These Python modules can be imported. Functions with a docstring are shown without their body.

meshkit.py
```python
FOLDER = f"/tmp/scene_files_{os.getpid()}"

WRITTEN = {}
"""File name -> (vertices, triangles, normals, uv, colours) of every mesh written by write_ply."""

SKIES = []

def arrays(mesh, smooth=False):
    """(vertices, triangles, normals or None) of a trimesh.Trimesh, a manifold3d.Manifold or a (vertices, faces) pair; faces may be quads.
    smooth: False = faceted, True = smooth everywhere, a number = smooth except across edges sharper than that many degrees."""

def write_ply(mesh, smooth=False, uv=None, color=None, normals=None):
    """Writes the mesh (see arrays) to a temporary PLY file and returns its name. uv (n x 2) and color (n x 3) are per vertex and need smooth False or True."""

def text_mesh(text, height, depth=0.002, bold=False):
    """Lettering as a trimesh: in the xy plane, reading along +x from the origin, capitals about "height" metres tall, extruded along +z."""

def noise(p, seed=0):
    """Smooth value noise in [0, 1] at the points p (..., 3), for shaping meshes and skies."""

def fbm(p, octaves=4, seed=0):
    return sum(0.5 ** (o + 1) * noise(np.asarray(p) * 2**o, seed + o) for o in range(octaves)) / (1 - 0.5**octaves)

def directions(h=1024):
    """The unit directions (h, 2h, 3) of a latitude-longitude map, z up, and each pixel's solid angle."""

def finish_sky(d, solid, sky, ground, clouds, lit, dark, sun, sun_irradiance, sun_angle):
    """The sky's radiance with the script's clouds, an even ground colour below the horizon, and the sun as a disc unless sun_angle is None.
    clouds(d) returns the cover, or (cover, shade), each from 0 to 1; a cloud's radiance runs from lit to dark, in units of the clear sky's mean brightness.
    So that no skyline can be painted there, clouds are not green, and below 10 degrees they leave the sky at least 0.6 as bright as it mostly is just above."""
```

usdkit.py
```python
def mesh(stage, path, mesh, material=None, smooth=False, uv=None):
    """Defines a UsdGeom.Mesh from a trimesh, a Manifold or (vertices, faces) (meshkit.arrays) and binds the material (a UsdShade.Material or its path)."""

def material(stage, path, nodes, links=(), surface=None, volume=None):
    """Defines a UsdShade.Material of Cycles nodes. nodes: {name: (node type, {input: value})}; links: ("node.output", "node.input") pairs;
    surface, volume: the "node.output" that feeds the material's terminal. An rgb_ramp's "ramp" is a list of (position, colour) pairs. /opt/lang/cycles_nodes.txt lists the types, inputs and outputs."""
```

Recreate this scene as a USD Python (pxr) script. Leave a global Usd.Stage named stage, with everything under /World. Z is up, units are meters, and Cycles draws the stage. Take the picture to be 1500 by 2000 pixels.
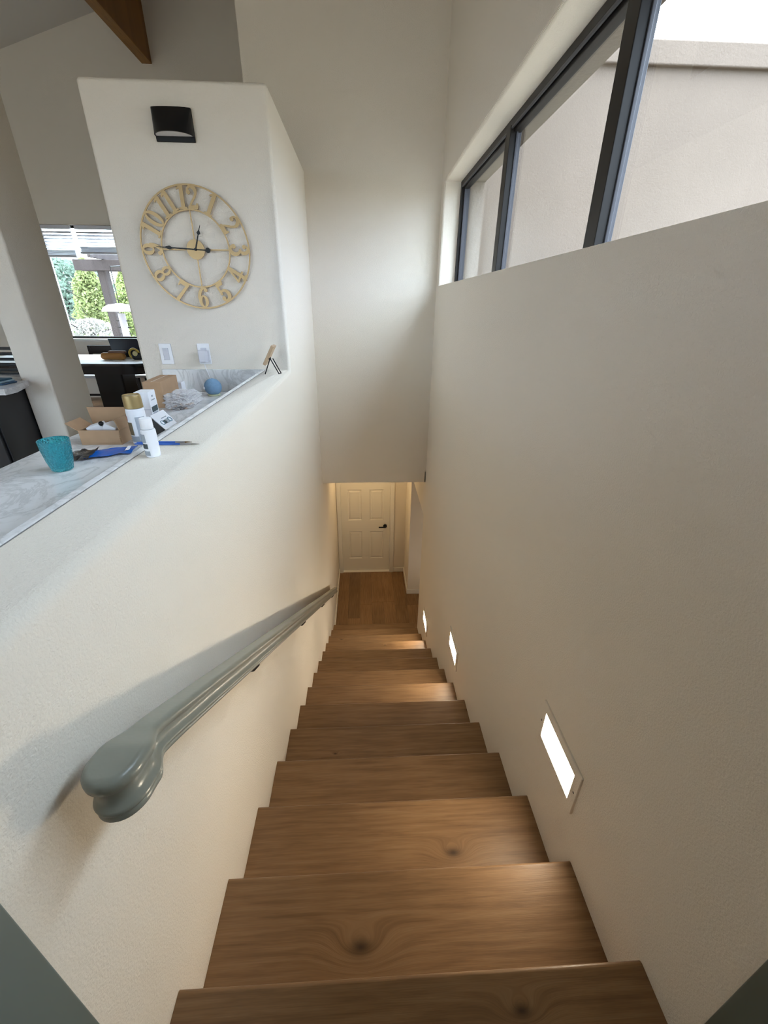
import math, random
import numpy as np, trimesh, manifold3d as m3
from shapely.geometry import Polygon, Point, LineString, box as sbox
from shapely import affinity
import usdkit, meshkit
from pxr import Usd, UsdGeom, UsdLux, UsdShade, Sdf, Gf, Vt

random.seed(7); RNG = np.random.default_rng(7)
stage = Usd.Stage.CreateInMemory()
UsdGeom.SetStageUpAxis(stage, 'Z'); UsdGeom.SetStageMetersPerUnit(stage, 1.0)
world = UsdGeom.Xform.Define(stage, '/World'); stage.SetDefaultPrim(world.GetPrim())
UsdGeom.Scope.Define(stage, '/World/Looks')

# ---------------------------------------------------------------- camera, sky, exposure
EXPOSURE = 1.38
cam = UsdGeom.Camera.Define(stage, '/World/camera')
R_ = (0.998853, -0.047113, 0.008548); U_ = (0.013197, 0.442475, 0.896684); F_ = (0.046028, 0.895543, -0.442589)
P_ = (0.443851, -0.379317, 1.431832)
cam.AddTransformOp().Set(Gf.Matrix4d(*R_, 0, *U_, 0, -F_[0], -F_[1], -F_[2], 0, *P_, 1))
cam.CreateHorizontalApertureAttr(36.0); cam.CreateVerticalApertureAttr(48.0)
cam.CreateFocalLengthAttr(815.454 / 1500 * 36.0); cam.CreateClippingRangeAttr(Gf.Vec2f(0.02, 500))
cam.CreateExposureAttr(EXPOSURE)

SKY = 5.0
STEP_LAMP = 26.0
HALL_LAMP = 110.0
def make_sky():
    N = {'tc': ('texture_coordinate', {}), 'sep': ('separate_xyz', {}),
         'ramp': ('rgb_ramp', {'ramp': [(0.0, (.30, .28, .25)), (0.49, (.30, .28, .25)), (0.505, (.33, .40, .48)), (0.62, (.43, .53, .65)), (0.8, (.66, .78, .92)), (1.0, (.91, 1.0, 1.11))]}),
         'half': ('math', {'math_type': 'multiply_add', 'value2': .5, 'value3': .5}),
         'noise': ('noise_texture', {'scale': 2.2, 'detail': 5.0}),
         'mixc': ('mix_color', {'blend_type': 'soft_light', 'fac': .35}),
         'bg': ('background_shader', {'strength': SKY})}
    Lk = [('tc.generated', 'sep.vector'), ('sep.z', 'half.value1'), ('half.value', 'ramp.fac'), ('tc.generated', 'noise.vector'),
          ('ramp.color', 'mixc.a'), ('noise.color', 'mixc.b'), ('mixc.result', 'bg.color')]
    return usdkit.material(stage, '/World/Looks/overcast_sky', N, Lk, surface='bg.background')
dome = UsdLux.DomeLight.Define(stage, '/World/sky_dome')
dome.CreateIntensityAttr(1.0)
UsdShade.MaterialBindingAPI.Apply(dome.GetPrim()).Bind(make_sky())

# ---------------------------------------------------------------- measured layout (metres)
W, RUN, RISE = 1.10, 0.3131, 0.19
YB, ZB = 3.773, -0.267          # tall back wall: face and lower edge
YC, ZT, ZL = 2.347, 2.39, 1.0705   # clock wall face, its top, ledge top
ZS, YO, ZO = 1.592, 3.659, 2.308   # clerestory window sill, far jamb, head
ZF = -14 * RISE                 # lower floor
ZU = 0.0105                     # upper floor
ZC = 0.944                      # stone counter
YW = 5.59                       # lower end wall

# ---------------------------------------------------------------- prim helpers
used = {}
def numbered(path_parent, name):
    k = (path_parent, name); n = used.get(k, 0); used[k] = n + 1
    return f'{path_parent}/{name}' + (f'_{n:03d}' if n else '')
LOC = {}
def tag(p, label=None, cat=None, group=None, kind=None):
    p = p.GetPrim() if hasattr(p, 'GetPrim') else p
    for k, v in (('label', label), ('category', cat), ('group', group), ('kind', kind)):
        if v: p.SetCustomDataByKey(k, v)
    return p
def thing(name, label=None, cat=None, loc=(0, 0, 0), group=None, kind=None, parent=None):
    path = numbered('/World', name) if parent is None else numbered(str(parent.GetPath()), name)
    x = UsdGeom.Xform.Define(stage, path)
    if any(loc): x.AddTranslateOp().Set(Gf.Vec3d(*map(float, loc)))
    LOC[path] = np.asarray(loc, float)
    return tag(x, label, cat, group, kind)
def base_loc(path):
    L = np.zeros(3)
    for pre in Sdf.Path(path).GetPrefixes():
        L = L + LOC.get(str(pre), 0)
    return L
def obj(name, mesh, mat, parent=None, smooth=30, **kw):
    pp = '/World' if parent is None else str(parent.GetPath())
    path = numbered(pp, name)
    v, f, n = meshkit.arrays(mesh, False)
    v = v - base_loc(pp)
    g = usdkit.mesh(stage, path, trimesh.Trimesh(v, f, process=True), mat, smooth=smooth)
    return tag(g, **kw) if kw else g.GetPrim()

# ---------------------------------------------------------------- shape helpers
def bx(x0, x1, y0, y1, z0, z1):
    m = trimesh.creation.box([x1 - x0, y1 - y0, z1 - z0]); m.apply_translation([(x0 + x1) / 2, (y0 + y1) / 2, (z0 + z1) / 2]); return m
def M(t):
    return m3.Manifold(m3.Mesh(vert_properties=np.asarray(t.vertices, np.float32), tri_verts=np.asarray(t.faces, np.uint32)))
def T(m):
    q = m.to_mesh(); return trimesh.Trimesh(q.vert_properties[:, :3], q.tri_verts, process=True)
def mb(*a): return M(bx(*a))
def rbx(x0, x1, y0, y1, z0, z1, r=.004, seg=12):
    s = m3.Manifold.sphere(r, seg); pts = []
    return m3.Manifold.batch_hull([s.translate((x, y, z)) for x in (x0 + r, x1 - r) for y in (y0 + r, y1 - r) for z in (z0 + r, z1 - r)])
def RB(*a, **k): return T(rbx(*a, **k))
def cyl(r, p, q, n=24, r2=None):
    p, q = np.asarray(p, float), np.asarray(q, float); d = q - p; h = np.linalg.norm(d)
    m = m3.Manifold.cylinder(h, r, r if r2 is None else r2, n)
    t = T(m); t.apply_transform(trimesh.geometry.align_vectors([0, 0, 1], d / h)); t.apply_translation(p); return t
def lathe(prof, at=(0, 0, 0), n=40):
    t = trimesh.creation.revolve(np.asarray(prof, float), sections=n); t.apply_translation(at); return t
def cat(*a): return trimesh.util.concatenate(list(a))
def rotz(t, deg, c=(0, 0, 0)):
    t.apply_transform(trimesh.transformations.rotation_matrix(math.radians(deg), [0, 0, 1], c)); return t
def ext(poly, h): return trimesh.creation.extrude_polygon(poly, h, engine='earcut')
def onwall(t, x, y, z):
    """xy-plane mesh (reading along +x, +y up, thickness +z) onto a wall that faces -y."""
    t.apply_transform(np.array([[1, 0, 0, x], [0, 0, -1, y], [0, 1, 0, z], [0, 0, 0, 1.]])); return t
def yz_ext(poly, x0, x1):
    """polygon in (y, z) extruded along x."""
    t = ext(poly, x1 - x0); t.apply_transform(np.array([[0, 0, 1, x0], [1, 0, 0, 0], [0, 1, 0, 0], [0, 0, 0, 1.]])); return t
def xz_ext(poly, y0, y1):
    t = ext(poly, y1 - y0); v = t.vertices.copy(); t.vertices = np.c_[v[:, 0], y0 + v[:, 2], v[:, 1]]; t.invert(); return t
def panel4(a, b, c, d, th):
    """thin plate through four points"""
    P = np.array([a, b, c, d], float); n = np.cross(P[1] - P[0], P[3] - P[0]); n /= np.linalg.norm(n)
    return trimesh.convex.convex_hull(np.vstack([P, P - n * th]))
def tube(pts, r, n=8):
    out = [cyl(r, a, b, n) for a, b in zip(pts[:-1], pts[1:])] + [trimesh.creation.icosphere(1, r).apply_translation(p) for p in pts[1:-1]]
    return cat(*out)

# ---------------------------------------------------------------- materials
def mat(name, nodes, links, surface='p.BSDF'): return usdkit.material(stage, '/World/Looks/' + name, nodes, links, surface)
def plain(name, col, rough=.5, metal=0.0, spec=.5, **kw):
    return mat(name, {'p': ('principled_bsdf', {'base_color': col, 'roughness': rough, 'metallic': metal, 'specular_ior_level': spec, **kw})}, [])
def bumped(name, col, rough, scale, dist, var=.0, spec=.3, vscale=3.0, **kw):
    N = {'tc': ('texture_coordinate', {}), 'n': ('noise_texture', {'scale': scale, 'detail': 3.0, 'roughness': .55}),
         'b': ('bump', {'strength': .8, 'distance': dist}), 'nv': ('noise_texture', {'scale': vscale, 'detail': 4.0}),
         'r': ('rgb_ramp', {'ramp': [(.3, tuple(c * (1 - var) for c in col)), (.7, tuple(min(1, c * (1 + var)) for c in col))]}),
         'p': ('principled_bsdf', {'roughness': rough, 'specular_ior_level': spec, **kw})}
    return mat(name, N, [('tc.object', 'n.vector'), ('n.fac', 'b.height'), ('b.normal', 'p.normal'), ('tc.object', 'nv.vector'), ('nv.fac', 'r.fac'), ('r.color', 'p.base_color')])
WALLC = (.760, .695, .605)
wall_m = bumped('warm_white_wall_paint', WALLC, .62, 190.0, .0022, .012, vscale=1.2)
ceil_m = bumped('ceiling_paint', (.60, .55, .48), .8, 120.0, .002)
white_m = plain('white_trim_paint', (.80, .77, .71), .35)
door_m = plain('white_door_paint', (.78, .74, .66), .38)
grey_m = bumped('grey_green_rail_paint', (.192, .194, .162), .27, 60.0, .0006, .03, spec=.5)
trimgrey_m = plain('grey_green_trim_paint', (.105, .128, .116), .45)
stucco_m = bumped('outside_stucco', (.132, .104, .082), .9, 45.0, .006, .07, vscale=.8)
black_m = plain('matt_black_metal', (.004, .004, .0045), .42, spec=.3)
blackg_m = plain('black_gloss', (.008, .008, .009), .25)
bronze_m = plain('dark_bronze_frame', (.014, .012, .011), .45, spec=.25)
alu_m = plain('grey_track_metal', (.050, .050, .058), .45, .0, spec=.3)
gold_m = bumped('brushed_gold', (.37, .245, .115), .38, 90.0, .0003, .05, metallic=.55, spec=.5)
plastic_w = plain('white_plastic', (.80, .80, .82), .35)
plastic_g = plain('pale_grey_plastic', (.60, .60, .65), .35)
print_d = plain('dark_print', (.03, .045, .05), .5)
print_t = plain('teal_print', (.06, .17, .22), .5)
print_g = plain('grey_print', (.30, .33, .36), .5)
red_print = plain('red_print', (.45, .12, .12), .5)
paper_m = plain('white_paper', (.82, .82, .85), .6)
blue_m = plain('blue_lacquer', (.02, .09, .38), .3)
navy_m = plain('navy_plastic', (.012, .025, .11), .35)
tan_m = plain('tan_plastic', (.55, .45, .36), .5)
card_m = bumped('brown_cardboard', (.40, .255, .15), .85, 60.0, .0004, .06, vscale=20)
darkwood_m = bumped('dark_espresso_wood', (.022, .014, .011), .3, 50.0, .0003, .2)
leather_m = bumped('tan_leather', (.42, .20, .06), .5, 40.0, .001, .15)
yellow_m = plain('yellow_plastic', (.55, .38, .05), .35)
rubber_m = plain('black_rubber', (.01, .01, .012), .6)
seat_m = plain('white_cushion', (.75, .75, .75), .7)
teal_glass = mat('teal_glass', {'tc': ('texture_coordinate', {}), 'v': ('voronoi_texture', {'scale': 150.0}), 'b': ('bump', {'strength': .9, 'distance': .004}),
    'p': ('principled_bsdf', {'base_color': (.10, .66, .76), 'roughness': .06, 'transmission_weight': .92, 'ior': 1.4})},
    [('tc.object', 'v.vector'), ('v.distance', 'b.height'), ('b.normal', 'p.normal')])
clear_m = mat('clear_film', {'t': ('transparent_bsdf', {'color': (.93, .93, .94)}), 'g': ('principled_bsdf', {'roughness': .18, 'base_color': (.58, .56, .55)}), 'geo': ('geometry', {}), 'i': ('math', {'math_type': 'multiply_add', 'value2': -.8333, 'value3': 1.5}), 'f': ('fresnel', {'IOR': 1.55}),
    'a': ('math', {'math_type': 'multiply_add', 'value2': 1.2, 'value3': .30, 'use_clamp': True}), 'm': ('mix_closure', {})},
    [('geo.backfacing', 'i.value1'), ('i.value', 'f.IOR'), ('f.fac', 'a.value1'), ('a.value', 'm.fac'), ('t.BSDF', 'm.closure1'), ('g.BSDF', 'm.closure2')], 'm.closure')
pane_m = mat('window_pane', {'t': ('transparent_bsdf', {'color': (.96, .975, .975)}), 'g': ('glossy_bsdf', {'roughness': .0}), 'geo': ('geometry', {}), 'i': ('math', {'math_type': 'multiply_add', 'value2': -.8333, 'value3': 1.5}), 'f': ('fresnel', {'IOR': 1.5}), 'm': ('mix_closure', {})},
    [('geo.backfacing', 'i.value1'), ('i.value', 'f.IOR'), ('f.fac', 'm.fac'), ('t.BSDF', 'm.closure1'), ('g.BSDF', 'm.closure2')], 'm.closure')
def emit(name, col, s): return mat(name, {'e': ('emission', {'color': col, 'strength': s})}, [], 'e.emission')
marble_m = mat('white_veined_stone', {'tc': ('texture_coordinate', {}), 'n': ('noise_texture', {'scale': 5.0, 'detail': 8.0, 'roughness': .66, 'distortion': 1.2}),
    'r': ('rgb_ramp', {'ramp': [(0, (.66, .65, .64)), (.42, (.68, .67, .66)), (.48, (.53, .52, .51)), (.52, (.66, .65, .64)), (.6, (.70, .69, .68)), (1, (.72, .71, .70))]}),
    'p': ('principled_bsdf', {'roughness': .16})}, [('tc.object', 'n.vector'), ('n.fac', 'r.fac'), ('r.color', 'p.base_color')])

def wood(name, cols, along, stretch=22.0, scale=3.0, rough=.42, knots=(), seed=0.0, fleck=.5):
    """vinyl / oak plank look. along 'x' or 'y': grain direction. knots: (x, y, size) in object space."""
    N, Lk = {}, []
    N['tc'] = ('texture_coordinate', {}); N['s'] = ('separate_xyz', {}); Lk.append(('tc.object', 's.vector'))
    a, b = ('s.x', 's.y') if along == 'x' else ('s.y', 's.x')
    dark = None; cross = b
    for i, (kx, ky, sz) in enumerate(knots):
        kk = (kx, ky) if along == 'x' else (ky, kx)
        def mth(nm, op, v1=None, v2=None, **kw):
            N[nm] = ('math', {'math_type': op, **{k: v for k, v in kw.items()}})
            for s_, v in (('value1', v1), ('value2', v2)):
                if isinstance(v, str): Lk.append((v, f'{nm}.{s_}'))
                elif v is not None: N[nm][1][s_] = v
            return nm + '.value'
        p = f'k{i}'
        dx = mth(p + 'dx', 'subtract', a, kk[0]); dy = mth(p + 'dy', 'subtract', b, kk[1])
        ex = mth(p + 'ex', 'divide', dx, sz * 2.0); ey = mth(p + 'ey', 'divide', dy, sz * 1.1)
        x2 = mth(p + 'x2', 'multiply', ex, ex); y2 = mth(p + 'y2', 'multiply', ey, ey)
        d2 = mth(p + 'd2', 'add', x2, y2); neg = mth(p + 'ng', 'multiply', d2, -1.0); e = mth(p + 'e', 'exponent', neg)
        bend = mth(p + 'bd', 'multiply', e, sz * 1.7); cross = mth(p + 'cr', 'add', cross, bend)
        dd = mth(p + 'dd', 'multiply', d2, -7.0); de = mth(p + 'de', 'exponent', dd)
        dark = de if dark is None else mth(p + 'dk', 'maximum', dark, de)
    N['c'] = ('combine_xyz', {'z': seed}); Lk += [(a, 'c.x'), (cross, 'c.y')]
    N['m1'] = ('mapping', {'scale': (1.3, stretch, 1.0)}); Lk.append(('c.vector', 'm1.vector'))
    N['n1'] = ('noise_texture', {'scale': scale, 'detail': 7.0, 'roughness': .62, 'distortion': .35}); Lk.append(('m1.vector', 'n1.vector'))
    N['m2'] = ('mapping', {'scale': (3.0, 160.0, 1.0)}); Lk.append(('c.vector', 'm2.vector'))
    N['n2'] = ('noise_texture', {'scale': 3.0, 'detail': 3.0}); Lk.append(('m2.vector', 'n2.vector'))
    N['n3'] = ('noise_texture', {'scale': 2.2, 'detail': 2.0}); Lk.append(('c.vector', 'n3.vector'))
    N['r'] = ('rgb_ramp', {'ramp': [(.22, cols[0]), (.5, cols[1]), (.8, cols[2])]}); Lk.append(('n1.fac', 'r.fac'))
    N['r2'] = ('rgb_ramp', {'ramp': [(.35, (.82, .82, .82)), (.65, (1.1, 1.1, 1.1))]}); Lk.append(('n2.fac', 'r2.fac'))
    N['r3'] = ('rgb_ramp', {'ramp': [(.3, (.84, .82, .80)), (.7, (1.12, 1.12, 1.12))]}); Lk.append(('n3.fac', 'r3.fac'))
    N['x1'] = ('mix_color', {'blend_type': 'multiply', 'fac': fleck, 'use_clamp': False}); Lk += [('r.color', 'x1.a'), ('r2.color', 'x1.b')]
    N['x2'] = ('mix_color', {'blend_type': 'multiply', 'fac': .8, 'use_clamp': False}); Lk += [('x1.result', 'x2.a'), ('r3.color', 'x2.b')]
    out = 'x2.result'
    if dark:
        N['kd'] = ('mix_color', {'blend_type': 'mix', 'b': tuple(c * .35 for c in cols[0])}); Lk += [(dark, 'kd.fac'), (out, 'kd.a')]; out = 'kd.result'
    N['b'] = ('bump', {'strength': .25, 'distance': .001}); Lk.append(('n2.fac', 'b.height'))
    N['p'] = ('principled_bsdf', {'roughness': rough, 'specular_ior_level': .35}); Lk += [(out, 'p.base_color'), ('b.normal', 'p.normal')]
    return mat(name, N, Lk)
OAK = [(.155, .082, .036), (.245, .137, .063), (.315, .19, .095)]
tread_ms = [wood(f'oak_tread_{i}', OAK, 'x', seed=i * 3.7) for i in range(4)]
riser_m = wood('oak_riser', OAK, 'x', seed=31.0)
plank_ms = [wood(f'oak_plank_{i}', [tuple(c * f for c in q) for q in OAK], 'y', seed=50 + i * 2.3) for i, f in enumerate((.8, .92, 1.0, 1.1))]
beam_m = wood('amber_beam_wood', [(.13, .052, .008), (.23, .10, .017), (.31, .145, .03)], 'y', stretch=14, rough=.45)
pergola_m = wood('weathered_brown_timber', [(.030, .024, .025), (.050, .041, .043), (.075, .063, .064)], 'y', rough=.8)

# ================================================================ STRUCTURE
# left stair wall: half wall with rounded ledge, tall clock wall, and the stairwell side below, one plastered body
def fillet_ledge():
    r = .028; a = np.linspace(0, math.pi / 2, 9)
    P = [(-.155, -.3)] + [(0, -.3)] + [(-r + r * math.cos(t), ZL - r + r * math.sin(t)) for t in a] + [(-.155, ZL)]
    return Polygon(P)
half = M(xz_ext(fillet_ledge(), -.123, YC + .06))
block = rbx(-.891, 0, YC, YB + .05, -.33, ZT, r=.02, seg=24)
block = block ^ mb(-2, 2, 0, YB, -.3, 3)
lower = mb(-.155, 0, -.123, YW + .15, ZF - .12, -.3)
lowhall = mb(-.155, 0, YB, YW + .15, -.31, ZB - .01)
wl = half + block + lower + lowhall
obj('wall_left', T(wl), wall_m, smooth=35, kind='structure')

# right wall with the clerestory opening
def opening(grow, x0, x1):
    return mb(x0, x1, -.35 - grow, YO + grow, ZS - grow * .35, ZO + grow)
wr = mb(W, 1.295, -3.5, YB, ZF - .12, 5.4) - opening(0, 1.0, 1.6)
for k in range(6):
    u = (k + .5) / 6 * .985; rr_ = .018
    wr = wr - opening(rr_ * (1 - math.sqrt(1 - u * u)), 1.0, W + rr_ * (1 - u))
wr = wr + mb(W, 1.295, YB, 4.97, -.66, ZB - .0005)
obj('wall_right', T(wr), wall_m, smooth=35, kind='structure')
fac = mb(1.297, 1.42, -3.5, 6.5, ZU - .4, 5.4) - mb(1.2, 1.6, -.35, YO, ZS, ZO)
obj('wall_outer', T(fac), stucco_m, kind='structure')

# tall back wall, its return towards the far room
wb = mb(-.40, W, YB, YB + .14, ZB, 5.3) + mb(-.40, -.26, YB, 7.0, ZU, 5.3)
obj('wall_back', T(wb), wall_m, kind='structure')
obj('ceiling_002', T(mb(0, W, YB + .14, YW + .15, ZB, ZB + .12) + mb(1.297, 3.14, YB - .14, YW + .15, ZB, ZB + .12) + mb(W - .01, 1.32, YB, YW + .15, ZB, ZB + .12)), ceil_m, kind='structure')
# lower hall
we = mb(0, 3.0, YW, YW + .15, ZF - .12, ZB) - mb(.066, .852, YW - .1, YW + .3, ZF, -.62)
we = we + mb(W, 3.0, 4.97, YW, ZF - .12, ZB)
obj('wall_end', T(we), wall_m, kind='structure')
obj('wall_passage', T(mb(1.295, 3.0, YB - .14, YB, ZF - .12, ZB) + mb(3.0, 3.14, YB - .14, 5.1, ZF - .12, ZB)), wall_m, kind='structure')

# far room and kitchen shell
wf = mb(-7.0, -.26, 7.0, 7.18, ZU, 5.2) - mb(-4.22, -2.35, 6.9, 7.3, .905, 2.436)
obj('wall_far', T(wf), wall_m, kind='structure')
ww = mb(-7.18, -7.0, -3.5, 7.18, ZU, 5.0)
obj('wall_west', T(ww), wall_m, kind='structure')
wz = mb(-7.18, 1.42, -3.68, -3.5, ZU, 5.4) - mb(-6.6, -.9, -3.8, -3.4, ZU + .05, 2.75)  # opening cut for the added rear glazing
obj('wall_rear', T(wz), wall_m, kind='structure')
obj('wall_added_shade', T(mb(-.30, W, -1.75, -1.6, ZU, 4.6) + mb(-.30, -.155, -1.6, -.352, ZU, 1.45)), wall_m, kind='structure')  # added unseen walls behind the camera, placed to darken the right wall
RIDGE = -1.2; zr = 4.238 + .293 * (RIDGE + 3.986)
P = [(-7.3, zr + .293 * (-7.3 - RIDGE)), (RIDGE, zr), (1.43, zr - .293 * (1.43 - RIDGE)), (1.43, zr - .293 * (1.43 - RIDGE) + .15), (RIDGE, zr + .15), (-7.3, zr + .293 * (-7.3 - RIDGE) + .15)]
obj('ceiling', xz_ext(Polygon(P), -3.8, 7.3), ceil_m, kind='structure')

# upper floor of planks (seen only in slivers), lower hall floor of planks
def plank_floor(name, x0, x1, y0, y1, z, w, length, seed, label=None):
    rng = random.Random(seed)
    t = thing(name, kind='structure')
    obj('underlay', bx(x0, x1, y0, y1, z - .03, z - .006), darkwood_m, t)
    x = x0; i = 0
    while x < x1 - .01:
        xe = min(x + w, x1); y = y0 - rng.random() * length * .8
        while y < y1 - .01:
            ye = y + length; a, b = max(y, y0), min(ye, y1)
            if b - a > .03:
                m = T(rbx(x + .0006, xe - .0006, a + .0006, b - .0006, z - .006, z, r=.0015, seg=8))
                obj('plank', m, plank_ms[rng.randrange(4)], t, smooth=False)
            y = ye
        x = xe; i += 1
    return t
plank_floor('floor', 0, 1.8, 13 * RUN + .02, YW, ZF, .178, 1.22, 3)
obj('floor_slab', bx(0, 3.0, 13 * RUN - .02, YW + .15, ZF - .12, ZF - .03), ceil_m, kind='structure')
plank_floor('floor_001', -7.0, -.155, -3.5, 7.0, ZU, .61, 2.44, 5)
plank_floor('floor_002', -.155, W, -3.5, -.30, ZU, .178, 1.22, 6)

# grey-green casings at the head of the stairs
for x0, x1, n in ((-.012, .010, 'trim_1'), (W - .010, W + .02, 'trim_2')):
    obj(n, RB(x0, x1, -.34, -.121, ZU, 1.02, r=.003), trimgrey_m, kind='structure')
obj('trim_3', RB(-.155, .003, -.350, -.123, ZU, ZL, r=.002), trimgrey_m, kind='structure')

# ---------------------------------------------------------------- staircase
st = thing('staircase', 'straight flight of oak-look wooden steps going down between the two walls', 'stairs', (W / 2, 2.0, ZF))
def nose_profile(y0, y1, zt, th=.030, r=.011):
    a = np.linspace(0, math.pi / 2, 7)
    return Polygon([(y0, zt - th)] + [(y1 - .006, zt - th), (y1, zt - th + .006)] + [(y1 - r + r * math.cos(t), zt - r + r * math.sin(t)) for t in a] + [(y0, zt)])
KN = {0: [(.783, -.049, .026)], 1: [(.417, .135, .040)], 2: [(.754, .435, .034)], 4: [(.266, 1.089, .011)], 5: [(.561, 1.336, .010)], 7: [(.67, 1.938, .010)], 10: [(.646, 3.071, .016)], 11: [(.151, 3.378, .018)]}
for i in range(14):
    yn, zn = (i * RUN, -i * RISE) if i else (.0212, ZU)
    yb = ((i - 1) * RUN - .02) if i > 1 else (.0212 - .02 if i == 1 else -.30)
    kn = [(k[0] - W / 2, k[1] - 2.0, k[2]) for k in KN.get(i, [])]
    mm = wood(f'oak_knot_tread_{i}', OAK, 'x', seed=i * 5.1, knots=kn) if kn else tread_ms[i % 4]
    obj('tread', yz_ext(nose_profile(yb, yn, zn), .0005, W - .0005), mm, st, smooth=40)
    zb = -(i + 1) * RISE
    obj('riser', bx(.0005, W - .0005, yn - .034, yn - .022, zb + .0005, zn - .030), riser_m, st)
# ---------------------------------------------------------------- baseboards of the lower hall
def bb(name, a, b, side):
    z0, z1 = ZF, ZF + .085
    t = .013
    if side == '+x': m = RB(0, t, a, b, z0, z1, r=.003)
    obj(name, m, white_m, kind='structure')
bb('baseboard_left', 13 * RUN + .03, YW - .001, '+x')
obj('baseboard_end', RB(.918, W, YW - .013, YW, ZF, ZF + .085, r=.003), white_m, kind='structure')
obj('baseboard_return', RB(W - .013, W, 4.957, YW - .012, ZF, ZF + .085, r=.003), white_m, kind='structure')
obj('baseboard_passage', RB(W - .012, 2.9, 4.957, 4.97, ZF, ZF + .085, r=.003), white_m, kind='structure')

# ---------------------------------------------------------------- door at the foot of the stairs
d1 = thing('door_1', 'white panelled door with black lever at the foot of the stairs', kind='structure', loc=(.459, 5.65, ZF))
DY = 5.645
leaf = mb(.069, .849, DY, DY + .036, ZF + .008, -.632)
cols = ((.172, .398), (.520, .746)); rows = ((-.985, -.75), (-1.69, -1.15), (-2.42, -1.89))
for (a, b) in cols:
    for (c, d) in rows:
        o = m3.Manifold.batch_hull([mb(a, b, DY - .002, DY - .001, c, d), mb(a + .018, b - .018, DY + .009, DY + .010, c + .018, d - .018)])
        leaf = leaf - o
obj('door_leaf', T(leaf), door_m, d1, smooth=False)
for (a, b) in cols:
    for (c, d) in rows:
        o = m3.Manifold.batch_hull([mb(a + .022, b - .022, DY + .009, DY + .012, c + .022, d - .022), mb(a + .045, b - .045, DY + .002, DY + .003, c + .045, d - .045)])
        obj('raised_panel', T(o), door_m, d1, smooth=False)
def casing(x0, x1, z0, z1):
    return T(rbx(x0, x1, YW - .018, YW - .0005, z0, z1, r=.004) + mb(x0 + .012, x1 - .012, YW - .021, YW - .016, z0, z1))
obj('casing_post', casing(.004, .066, ZF, -.56), white_m, d1)
obj('casing_post', casing(.852, .917, ZF, -.56), white_m, d1)
obj('casing_head', casing(.004, .917, -.62, -.56), white_m, d1)
for x0, x1 in ((.0655, .068), (.850, .8525)):
    obj('jamb', bx(x0, x1, YW - .017, DY + .06, ZF, -.62), white_m, d1)
obj('jamb_head', bx(.0655, .8525, YW - .017, DY + .06, -.628, -.6195), white_m, d1)
hx, hz = .772, -1.80
hd = thing('handle', parent=d1, loc=(0, 0, 0)); tag(hd, label='black lever handle')
obj('rose', cyl(.031, (hx, DY, hz), (hx, DY - .012, hz), 28), black_m, hd)
obj('lever', cat(cyl(.009, (hx, DY - .012, hz), (hx, DY - .05, hz), 14), RB(hx - .105, hx + .010, DY - .057, DY - .043, hz - .010, hz + .010, r=.005)), black_m, hd)

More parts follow.
